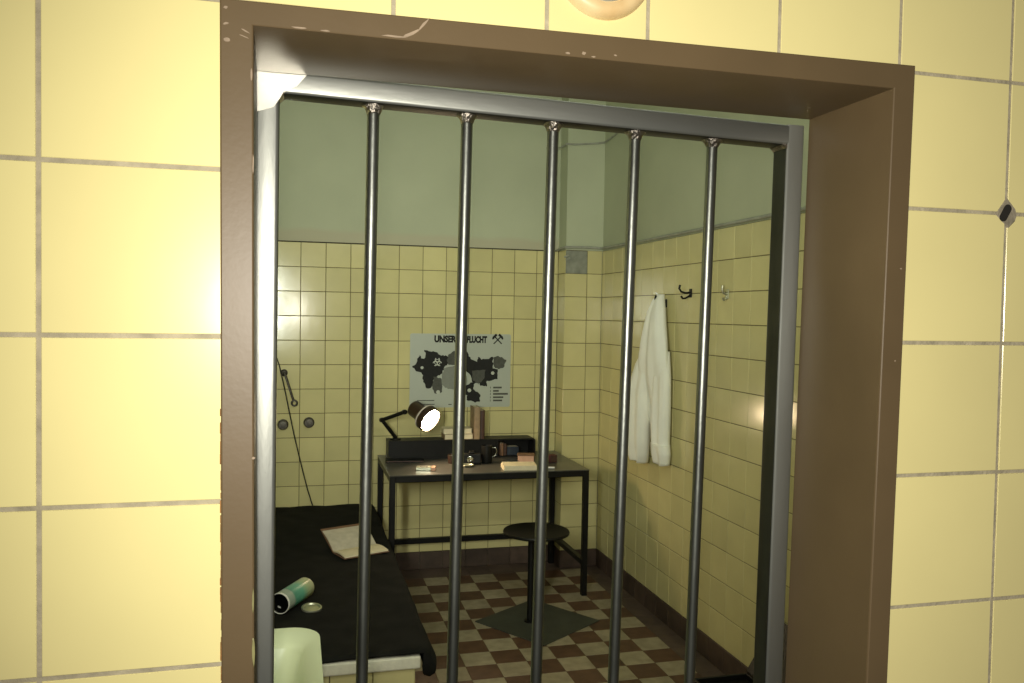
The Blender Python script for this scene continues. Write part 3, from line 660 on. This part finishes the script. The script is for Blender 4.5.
wc = empty('white_coat', (2.10, 3.40, 0.82), label='white cotton work coat hanging from a hook on the right wall', cat='coat')
ci = Matrix.Translation(-wc.location)
def cloth(name, rows, seed, depth, folds, mt='coat', par=wc):
    # rows: (z, y_left(far), y_right(near), depth)
    rg = random.Random(seed); ph = [rg.uniform(0, 6.28) for _ in range(4)]
    bm = bmesh.new(); rings = []; n = 44
    dense = []
    for (a, b) in zip(rows, rows[1:]):
        for k in range(4): t = k / 4; dense.append(tuple(a[i] + (b[i] - a[i]) * t for i in range(4)))
    dense.append(rows[-1])
    tot = len(dense) - 1
    for ri_, (z, ya, yb, dp) in enumerate(dense):
        amp = folds * min(1, ri_ / tot * 1.6 + 0.15); ring = []
        for j in range(n):
            t = 2 * math.pi * j / n; c, s_ = math.cos(t), math.sin(t)
            y = (ya + yb) / 2 - (ya - yb) / 2 * (abs(c) ** 0.8) * (1 if c > 0 else -1)
            u = (y - yb) / max(1e-4, ya - yb)
            x = XR - 0.014 - dp / 2 - dp / 2 * s_
            if s_ > 0: x += amp * (math.sin(u * 11 + ph[0] + z * 1.2) * 0.6 + math.sin(u * 19 + ph[1] - z * 2.0) * 0.4) * min(1, s_ * 2) 
            x = min(x, XR - 0.008)
            ring.append(ci @ Vector((x, y, z + 0.006 * math.sin(u * 7 + ph[2]) * (ri_ == tot))))
        rings.append(ring)
    add_loft(bm, rings); return obj(name, bm, mt, par, True)
cloth('body', [(1.765, 3.374, 3.350, 0.03), (1.735, 3.397, 3.330, 0.055), (1.67, 3.432, 3.296, 0.075), (1.60, 3.452, 3.276, 0.085), (1.52, 3.485, 3.250, 0.09), (1.41, 3.530, 3.230, 0.09), (1.30, 3.550, 3.222, 0.08), (1.20, 3.530, 3.225, 0.06), (1.12, 3.50, 3.24, 0.045), (1.06, 3.47, 3.26, 0.035)], 2, 0.08, 0.022)
s1 = cloth('sleeve', [(1.50, 3.495, 3.41, 0.05), (1.38, 3.575, 3.425, 0.09), (1.24, 3.635, 3.432, 0.115), (1.08, 3.670, 3.430, 0.12), (0.95, 3.678, 3.436, 0.115), (0.875, 3.650, 3.456, 0.10), (0.838, 3.612, 3.478, 0.09)], 5, 0.08, 0.020)
s2 = cloth('sleeve', [(1.46, 3.335, 3.25, 0.05), (1.32, 3.355, 3.212, 0.075), (1.18, 3.352, 3.206, 0.08), (1.08, 3.345, 3.208, 0.08), (1.00, 3.350, 3.214, 0.075), (0.965, 3.352, 3.212, 0.072)], 9, 0.08, 0.018)
cloth('cuff', [(0.972, 3.358, 3.204, 0.085), (0.925, 3.360, 3.192, 0.082), (0.868, 3.338, 3.210, 0.072)], 10, 0.08, 0.010, par=s2)
tube('hanging_loop', [ci @ Vector(p) for p in ((XR - 0.05, 3.372, 1.758), (XR - 0.062, 3.366, 1.772), (XR - 0.05, 3.358, 1.758))], 0.003, 'coat', wc, 8)

# ------------------------------------------------------------------ poster
PX0, PX1, PZ1, PZ0 = 0.924, 1.581, 1.512, 1.040
po = empty('poster', (PX0, D - 0.0022, PZ0), label='grey map poster titled UNSERE FLUCHT on the tiled back wall', cat='poster')
pw, ph_ = PX1 - PX0, PZ1 - PZ0
bm = bmesh.new(); r = 0.012; ring = []
for cx, cz, a0 in ((pw - r, ph_ - r, 0), (r, ph_ - r, 90), (r, r, 180), (pw - r, r, 270)):
    for k in range(5): t = math.radians(a0 + 22.5 * k); ring.append((cx + r * math.cos(t), cz + r * math.sin(t)))
add_loft(bm, [[Vector((x, y, z)) for x, z in ring] for y in (0.0, -0.004)])
obj('panel', bm, 'poster', po)
def pt(x, y): return ((x - 70) / 695 * pw, ph_ - (y - 95) / 500 * ph_)
def flat(name, pts, mt, lay=1, raw=False):
    bm = bmesh.new(); q = [pt(*p) for p in pts] if not raw else pts
    y0 = -0.004 - 0.0002 * (lay - 1); y1 = y0 - 0.0002
    a = [bm.verts.new((x, y1, z)) for x, z in q]; b = [bm.verts.new((x, y0, z)) for x, z in q]
    for tri in tessellate_polygon([[Vector((x, z, 0)) for x, z in q]]):
        try: bm.faces.new([a[i] for i in tri])
        except ValueError: pass
    for j in range(len(q)): bm.faces.new((a[j], a[(j + 1) % len(q)], b[(j + 1) % len(q)], b[j]))
    return obj(name, bm, mt, po)
def rough(pts, amp=5, sub=3, seed=1):
    amp = 4.5; rg = random.Random(seed); out = []
    for a, b in zip(pts, pts[1:] + pts[:1]):
        d = (b[0] - a[0], b[1] - a[1]); l = max(1e-3, math.hypot(*d)); k_ = max(2, min(5, int(l / 9)))
        out.append(a)
        for k in range(1, k_): t = k / k_; h = rg.uniform(-amp, amp) * min(1, l / 22); out.append((a[0] + d[0] * t - d[1] / l * h, a[1] + d[1] * t + d[0] / l * h))
    return out
flat('pale_region', rough([(300, 330), (395, 310), (440, 330), (462, 400), (450, 470), (400, 480), (330, 470), (285, 440), (290, 365)], 4, 3, 4), 'mid_ink', 1)
flat('dark_region', rough([(85, 315), (110, 300), (118, 265), (135, 240), (145, 262), (165, 265), (175, 235), (165, 205), (205, 215), (255, 222), (275, 240), (320, 245), (345, 262), (325, 300), (300, 330), (290, 365), (255, 385), (235, 400), (230, 430), (215, 460), (185, 465), (170, 430), (155, 400), (160, 375), (140, 355), (115, 350)], 3, 3, 5), 'ink', 2)
flat('grey_region', rough([(330, 235), (365, 212), (410, 215), (410, 310), (330, 305), (320, 280)], 4, 3, 6), 'grey_ink', 3)
flat('grey_region', rough([(230, 385), (285, 400), (290, 490), (240, 500), (225, 470)], 4, 3, 7), 'grey_ink', 3)
flat('dark_region', rough([(400, 235), (450, 210), (470, 235), (485, 265), (530, 285), (535, 250), (560, 270), (600, 265), (640, 250), (640, 330), (675, 335), (675, 405), (600, 415), (600, 455), (555, 450), (545, 420), (500, 440), (480, 370), (450, 340), (405, 320)], 3, 3, 8), 'ink', 2)
flat('grey_region', rough([(640, 255), (680, 245), (735, 270), (715, 325), (680, 335), (650, 320)], 4, 3, 9), 'grey_ink', 3)
flat('grey_region', rough([(495, 345), (590, 340), (580, 400), (540, 440), (500, 410)], 4, 3, 10), 'grey_ink', 3)
flat('dark_region', rough([(450, 450), (490, 425), (510, 430), (505, 470), (555, 510), (550, 560), (520, 565), (490, 550), (460, 545), (465, 515), (440, 500)], 5, 3, 11), 'ink', 2)
def disc(cx, cy, rr, n=14): return [(cx + rr * math.cos(2 * math.pi * k / n), cy + rr * math.sin(2 * math.pi * k / n)) for k in range(n)]
for (x, y, rr) in ((152, 325, 10), (640, 362, 12), (478, 480, 13), (263, 490, 13)): flat('map_symbol', disc(x, y, rr), 'pale_ink', 4)
# trefoil sign on the dark western region
def arc_band(cx, cy, r0, r1, a0, a1, n=14):
    a = [(cx + r1 * math.cos(math.radians(a0 + (a1 - a0) * k / n)), cy + r1 * math.sin(math.radians(a0 + (a1 - a0) * k / n))) for k in range(n + 1)]
    b = [(cx + r0 * math.cos(math.radians(a0 + (a1 - a0) * k / n)), cy + r0 * math.sin(math.radians(a0 + (a1 - a0) * k / n))) for k in range(n + 1)]
    return a + b[::-1]
bx_, by_ = 255, 288
for k in range(3):
    d = -90 + 120 * k; cx, cy = bx_ + 17 * math.cos(math.radians(d)), by_ + 17 * math.sin(math.radians(d))
    flat('hazard_sign', arc_band(cx, cy, 11, 17, d + 40, d + 320), 'pale_ink', 4 + k * 0.3)
flat('hazard_sign', arc_band(bx_, by_, 17, 21, 0, 359), 'pale_ink', 3.5)
# crossed hammers
def rotp(pts, c, ang): return [(c[0] + x * math.cos(ang) - y * math.sin(ang), c[1] + x * math.sin(ang) + y * math.cos(ang)) for x, y in pts]
for k, sgn in enumerate((-1, 1)):
    flat('hammer_sign', rotp([(-4, 40), (4, 40), (4, -30), (-4, -30)], (672, 133), sgn * math.radians(45)), 'ink', 2 + k)
    flat('hammer_sign', rotp([(-21, -24), (-21, -40), (12, -40), (24, -32), (24, -24)] if sgn > 0 else [(21, -24), (21, -40), (-12, -40), (-24, -32), (-24, -24)], (672, 133), sgn * math.radians(45)), 'ink', 2.5 + k)
# legend and fine print, too small to read
for k, (x1, y) in enumerate(((706, 462), (685, 485), (750, 506), (718, 529), (710, 551))):
    flat('print_line', [(645, y - 6), (x1, y - 6), (x1, y + 6), (645, y + 6)], 'grey_ink', 1)
    flat('print_line', [(624, y - 7), (628, y - 7), (628, y + 7), (624, y + 7)], 'grey_ink', 1)
for (x0, x1, y) in ((120, 238, 547), (120, 240, 573), (335, 357, 575)): flat('print_line', [(x0, y - 3), (x1, y - 3), (x1, y + 3), (x0, y + 3)], 'grey_ink', 1)
def text(s, x0, x1, ytop, ybot):
    cu_ = bpy.data.curves.new('title', 'FONT'); cu_.body = s; cu_.size = 1.0; cu_.extrude = 0.0; cu_.offset = 0.06; cu_.resolution_u = 3
    to = bpy.data.objects.new('title', cu_); C.objects.link(to); bpy.context.view_layer.update()
    dg = bpy.context.evaluated_depsgraph_get(); me = bpy.data.meshes.new_from_object(to.evaluated_get(dg)); bpy.data.objects.remove(to); bpy.data.curves.remove(cu_)
    vs_ = [v.co.copy() for v in me.vertices]
    ax0, ax1 = min(v.x for v in vs_), max(v.x for v in vs_); ay0, ay1 = min(v.y for v in vs_), max(v.y for v in vs_)
    (X0, Zt), (X1, Zb) = pt(x0, ytop), pt(x1, ybot)
    for v in me.vertices: v.co = Vector((X0 + (v.co.x - ax0) / (ax1 - ax0) * (X1 - X0), -0.0043, Zb + (v.co.y - ay0) / (ay1 - ay0) * (Zt - Zb)))
    me.materials.clear(); o = link('title_lettering', me, 'ink', po)
    so = o.modifiers.new('thick', 'SOLIDIFY'); so.thickness = 0.0003; return o
text('UNSERE', 233, 404, 106, 155)
text('FLUCHT', 455, 597, 108, 157)

# ------------------------------------------------------------------ desk shelf with things on and in it
T = TH
SX0, SX1, SY0, SY1, SZ1 = 0.772, 1.700, 4.285, 4.425, 0.862
sh = empty('desk_shelf', ((SX0 + SX1) / 2, (SY0 + SY1) / 2, T), label='long low black open shelf along the back of the desk', cat='shelf')
si = Matrix.Translation(-sh.location)
bm = bmesh.new(); r = 0.018; prof2 = [(SX0, SZ1 - 0.010), (SX0, SZ1)]
for k in range(6): t = math.pi / 2 * (1 - k / 5); prof2.append((SX1 - r + r * math.cos(t), SZ1 - r + r * math.sin(t)))
prof2 += [(SX1, T + 0.001), (SX1 - 0.010, T + 0.001), (SX1 - 0.010, SZ1 - r)]
prof2 += [(SX1 - r, SZ1 - 0.010)]
add_loft(bm, [[si @ Vector((x, y, z)) for x, z in prof2] for y in (SY0, SY1)])
obj('top_board', bm, 'black', sh)
box('bottom_board', SX0, SX1 - 0.011, SY0, SY1, T + 0.001, T + 0.009, 'black', sh, 0, si)
box('side_board', SX0, SX0 + 0.010, SY0, SY1, T + 0.0092, SZ1 - 0.0102, 'black', sh, 0, si)
box('back_board', SX0 + 0.010, SX1 - 0.011, SY1 - 0.006, SY1, T + 0.0092, SZ1 - 0.0105, 'black', sh, 0, si)
box('divider', 1.448, 1.458, SY0 + 0.002, SY1 - 0.0065, T + 0.0092, SZ1 - 0.0105, 'black', sh, 0, si)
box('front_flap', SX0 + 0.0105, 1.4475, SY0 + 0.004, SY0 + 0.010, T + 0.0092, SZ1 - 0.0105, 'black', sh, 0, si)
def book(name, x0, x1, y0, y1, z0, z1, cov, pag, label, spine='y', group=None):
    # upright: spine towards the room (-y); lying: spine towards -x
    c = ((x0 + x1) / 2, (y0 + y1) / 2, z0); e = empty(name, c, label=label, cat='book', group=group); i = Matrix.Translation(-Vector(c))
    th = 0.0022
    if spine == 'y':
        box('cover', x0, x0 + th, y0 + th, y1, z0, z1, cov, e, 0.0006, i); box('cover', x1 - th, x1, y0 + th, y1, z0, z1, cov, e, 0.0006, i)
        bm = bmesh.new(); n = 6; w_ = x1 - x0; rr = []
        for k in range(n + 1): t = math.pi * k / n; rr.append(((x0 + x1) / 2 - w_ / 2 * math.cos(t), y0 + th - 0.006 * math.sin(t)))
        rr += [(x1 - 0.0001, y0 + th + 0.001), (x0 + 0.0001, y0 + th + 0.001)]
        add_loft(bm, [[i @ Vector((x, y, z)) for x, y in rr] for z in (z0, z1)]); obj('spine', bm, cov, e)
        box('page_block', x0 + th, x1 - th, y0 + th + 0.001, y1 - 0.004, z0 + 0.003, z1 - 0.003, pag, e, 0, i)
    else:
        box('cover', x0, x1, y0, y1, z0, z0 + th, cov, e, 0.0006, i); box('cover', x0, x1, y0, y1, z1 - th, z1, cov, e, 0.0006, i)
        box('spine', x0, x0 + th, y0, y1, z0 + th, z1 - th, cov, e, 0, i)
        box('page_block', x0 + th, x1 - 0.004, y0 + 0.004, y1 - 0.004, z0 + th, z1 - th, pag, e, 0, i)
    return e
book('book', 1.118, 1.298, 4.292, 4.415, SZ1 + 0.0004, SZ1 + 0.034, 'booktan', 'paper', 'pale thick book lying at the bottom on the black shelf', 'x', 'books on the desk shelf')
book('book', 1.112, 1.292, 4.296, 4.415, SZ1 + 0.0346, SZ1 + 0.066, 'paper', 'paper', 'cream book lying on top of another on the black shelf', 'x', 'books on the desk shelf')
book('book', 1.302, 1.340, 4.290, 4.415, SZ1 + 0.0004, 1.062, 'booktan', 'paper', 'tall tan book standing upright on the black shelf', 'y', 'books on the desk shelf')
book('book', 1.342, 1.372, 4.300, 4.415, SZ1 + 0.0004, 1.040, 'bookdark', 'paper', 'dark brown book standing upright beside the tan one', 'y', 'books on the desk shelf')
book('book', 1.472, 1.496, 4.30, 4.40, T + 0.0094, T + 0.085, 'bookbrown', 'paper', 'small brown book inside the right compartment of the black shelf', 'y', 'books inside the desk shelf')
book('book', 1.498, 1.518, 4.305, 4.40, T + 0.0094, T + 0.080, 'bookdark', 'paper', 'small dark book beside the brown one inside the shelf', 'y', 'books inside the desk shelf')
book('book', 1.522, 1.60, 4.315, 4.40, T + 0.0094, T + 0.060, 'bookblue', 'paper', 'dark blue book inside the right end of the shelf', 'y', 'books inside the desk shelf')

# ------------------------------------------------------------------ desk lamp
lp = empty('desk_lamp', (0.822, 4.355, SZ1 + 0.0005), label='brown jointed desk lamp, switched on, clamped to the black shelf', cat='lamp')
li_ = Matrix.Translation(-lp.location)
p0 = Vector((0.822, 4.355, SZ1)); p1 = Vector((0.733, 4.30, 0.990)); p2 = Vector((0.858, 4.215, 1.047)); face = Vector((1.000, 4.105, 1.006)); axh = Vector((0.56, -0.70, -0.42)).normalized()
lathe('base', [(0.0, 0.0), (0.034, 0.0), (0.034, 0.006), (0.012, 0.010), (0.010, 0.022), (0.0, 0.022)], (0, 0, 0), (0, 0, 1), 'black', lp, 24)
tube('lower_arm', [li_ @ p0 + Vector((0, 0, 0.012)), li_ @ p1], 0.0115, 'black', lp, 12)
tube('upper_arm', [li_ @ p1, li_ @ p2], 0.0115, 'black', lp, 12)
for p in (p1, p2): lathe('joint', [(0.0, -0.014), (0.013, -0.014), (0.015, -0.010), (0.015, 0.010), (0.013, 0.014), (0.0, 0.014)], li_ @ p, (0.3, -0.9, 0.1), 'black', lp, 18)
f = li_ @ face
hs = lathe('lamp_shade', [(0.0, -0.17064), (0.0234, -0.17064), (0.0351, -0.16632), (0.04797, -0.15444), (0.05031, -0.1458), (0.05031, -0.081), (0.05265, -0.07344), (0.0702, -0.06264), (0.07722, -0.054), (0.0778, -0.00432), (0.07488, 0.0), (0.07137, -0.00108), (0.07137, -0.0486), (0.0468, -0.06912), (0.0, -0.07128)], f, axh, 'shade', lp, 40)
lathe('shade_ring', [(0.07804, -0.05184), (0.07933, -0.04968), (0.07933, -0.04428), (0.07804, -0.04212)], f, axh, 'shade_rim', lp, 40)
lathe('bulb', [(0.0, -0.00864), (0.04095, -0.00972), (0.06084, -0.01404), (0.06669, -0.02052), (0.06435, -0.02808), (0.0351, -0.0594), (0.0, -0.06156)], f, axh, 'bulb', lp, 40)

# ------------------------------------------------------------------ things on the desk top
def put(name, label, cat, x, y, z=T, rz=0.0, group=None): return empty(name, (x, y, z + 0.0006), rz, label, cat, group)
e = put('folder', 'flat black folder lying at the left of the desk', 'folder', 0.865, 4.235, rz=-0.10)
box('cover', -0.115, 0.115, -0.045, 0.045, 0.0, 0.003, 'black', e, 0.001); box('page_block', -0.108, 0.110, -0.040, 0.042, 0.003, 0.010, 'bookdark', e); box('cover', -0.115, 0.115, -0.045, 0.045, 0.010, 0.013, 'black', e, 0.001)
e = put('cigarette_pack', 'small silver and orange pack lying on the desk under the lamp', 'pack', 0.950, 3.940, rz=-0.25)
box('body', -0.055, 0.030, -0.028, 0.028, 0.0, 0.020, 'tin', e, 0.002); box('flip_lid', 0.0303, 0.055, -0.028, 0.028, 0.0, 0.020, 'pink', e, 0.002); box('label', -0.035, 0.010, -0.016, 0.016, 0.0201, 0.0206, 'plate', e)
e = put('glass_tumbler', 'small drinking cup half hidden behind a bar on the desk', 'cup', 1.135, 4.13)
lathe('cup_body', [(0.0, 0.0), (0.022, 0.0), (0.027, 0.052), (0.0245, 0.052), (0.020, 0.004), (0.0, 0.004)], (0, 0, 0), (0, 0, 1), 'bookdark', e, 24); lathe('metal_rim', [(0.0268, 0.048), (0.0278, 0.050), (0.0274, 0.053), (0.0262, 0.053)], (0, 0, 0), (0, 0, 1), 'chrome', e, 24)
e = put('ashtray', 'small dull metal dish at the front of the desk', 'dish', 1.205, 4.010)
lathe('dish', [(0.0, 0.0), (0.030, 0.0), (0.040, 0.010), (0.038, 0.012), (0.028, 0.003), (0.0, 0.003)], (0, 0, 0), (0, 0, 1), 'tin', e, 28)
e = put('pocket_camera', 'black box camera with a shiny round lens on the desk', 'camera', 1.250, 4.105, rz=-0.15)
box('body', -0.055, 0.055, -0.030, 0.030, 0.0, 0.060, 'black', e, 0.006, None, 2); lathe('lens', [(0.0, 0.028), (0.008, 0.030), (0.012, 0.026), (0.019, 0.024), (0.021, 0.0), (0.0, 0.0)], (-0.012, -0.0295, 0.032), (0, -1, 0), 'chrome', e, 24); box('viewfinder', -0.016, 0.016, -0.020, 0.020, 0.0602, 0.074, 'black', e, 0.003)
e = put('mug', 'black mug with a pale handle beside the box camera', 'mug', 1.345, 4.115)
lathe('mug_body', [(0.0, 0.0), (0.030, 0.0), (0.033, 0.005), (0.033, 0.105), (0.030, 0.105), (0.029, 0.006), (0.0, 0.006)], (0, 0, 0), (0, 0, 1), 'black', e, 28)
tube('handle', [(0.030, -0.01, 0.090), (0.050, -0.012, 0.092), (0.058, -0.012, 0.070), (0.052, -0.012, 0.045), (0.030, -0.01, 0.035)], 0.0042, 'chrome', e, 8)
e = put('notepad', 'cream notepad of loose sheets on the front of the desk', 'notepad', 1.490, 3.900, rz=-0.10)
for k in range(4): box('sheet_block', -0.098 + 0.004 * random.uniform(-1, 1), 0.098, -0.070, 0.070 + 0.004 * random.uniform(-1, 1), 0.007 * k, 0.007 * k + 0.0066, 'paper', e, 0.001, Matrix.Rotation(random.uniform(-0.05, 0.05), 4, 'Z'))
e = put('card_box', 'pinkish card block standing behind the cream notepad', 'card block', 1.575, 4.060, rz=-0.25)
box('body', -0.048, 0.048, -0.030, 0.040, 0.0, 0.048, 'pink', e, 0.002); box('lid', -0.052, 0.052, -0.032, 0.044, 0.0482, 0.056, 'bookbrown', e, 0.002)
e = put('matchbox', 'dark red small box at the right of the desk', 'box', 1.745, 4.085, rz=0.1)
box('sleeve', -0.024, 0.024, -0.03, 0.03, 0.0, 0.044, 'red', e, 0.001); box('tray', -0.021, 0.021, -0.034, 0.0335, 0.003, 0.041, 'bookdark', e)
e = put('chalk', 'short white stub lying at the front edge of the desk', 'chalk', 1.672, 3.858)
tube('stub', [(-0.020, 0.004, 0.0065), (0.020, -0.006, 0.0065)], 0.006, 'white', e, 10)
e = put('lighter', 'tiny black lighter beside the cream notepad', 'lighter', 1.620, 3.842, rz=0.3)
box('case', -0.020, 0.012, -0.008, 0.008, 0.0, 0.011, 'black', e, 0.002); box('cap', 0.0122, 0.022, -0.0075, 0.0075, 0.001, 0.010, 'chrome', e, 0.001)

# ------------------------------------------------------------------ black case on the floor by the right wall
ck = empty('storage_case', (1.93, 1.96, 0), label='black open case on the floor by the right wall', cat='case')
kz = 0.22
box('bottom', -0.185, 0.06, -0.22, 0.22, 0.001, 0.012, 'black', ck)
for a in ((-0.185, -0.173, -0.22, 0.22), (0.048, 0.060, -0.22, 0.22)): box('side', *a, 0.0122, kz, 'black', ck, 0.002)
for a in ((-0.1728, 0.0478, -0.22, -0.208), (-0.1728, 0.0478, 0.208, 0.22)): box('side', *a, 0.0122, kz, 'black', ck, 0.002)
box('inner_tray', -0.171, 0.046, -0.206, 0.206, kz - 0.03, kz - 0.02, 'black', ck)
box('lid', 0.0, 0.245, -0.22, 0.22, 0.0, 0.014, 'black', ck, 0.003, Matrix.Translation((0.062, 0, kz)) @ Matrix.Rotation(math.radians(-58), 4, 'Y'))

# ------------------------------------------------------------------ added housings for the fill lights on the door wall (out of view)
ll = empty('added_fill_housing', (0.95, FW, 2.78), label='long white housing of an added fill light above the gate', cat='lamp')
box('housing', -0.60, 0.60, 0.001, 0.11, -0.13, 0.13, 'white', ll, 0.006)
for x in (-0.60, 0.575): box('end_cap', x, x + 0.025, 0.1102, 0.135, -0.12, 0.12, 'white', ll, 0.003)
ll = empty('added_fill_housing', (-0.10, FW, 1.74), label='short upright housing of an added fill light beside the gate', cat='lamp')
box('housing', -0.085, 0.085, 0.001, 0.09, -0.34, 0.34, 'white', ll, 0.006)
for z in (-0.34, 0.325): box('end_cap', -0.075, 0.075, 0.0902, 0.112, z, z + 0.015, 'white', ll, 0.003)
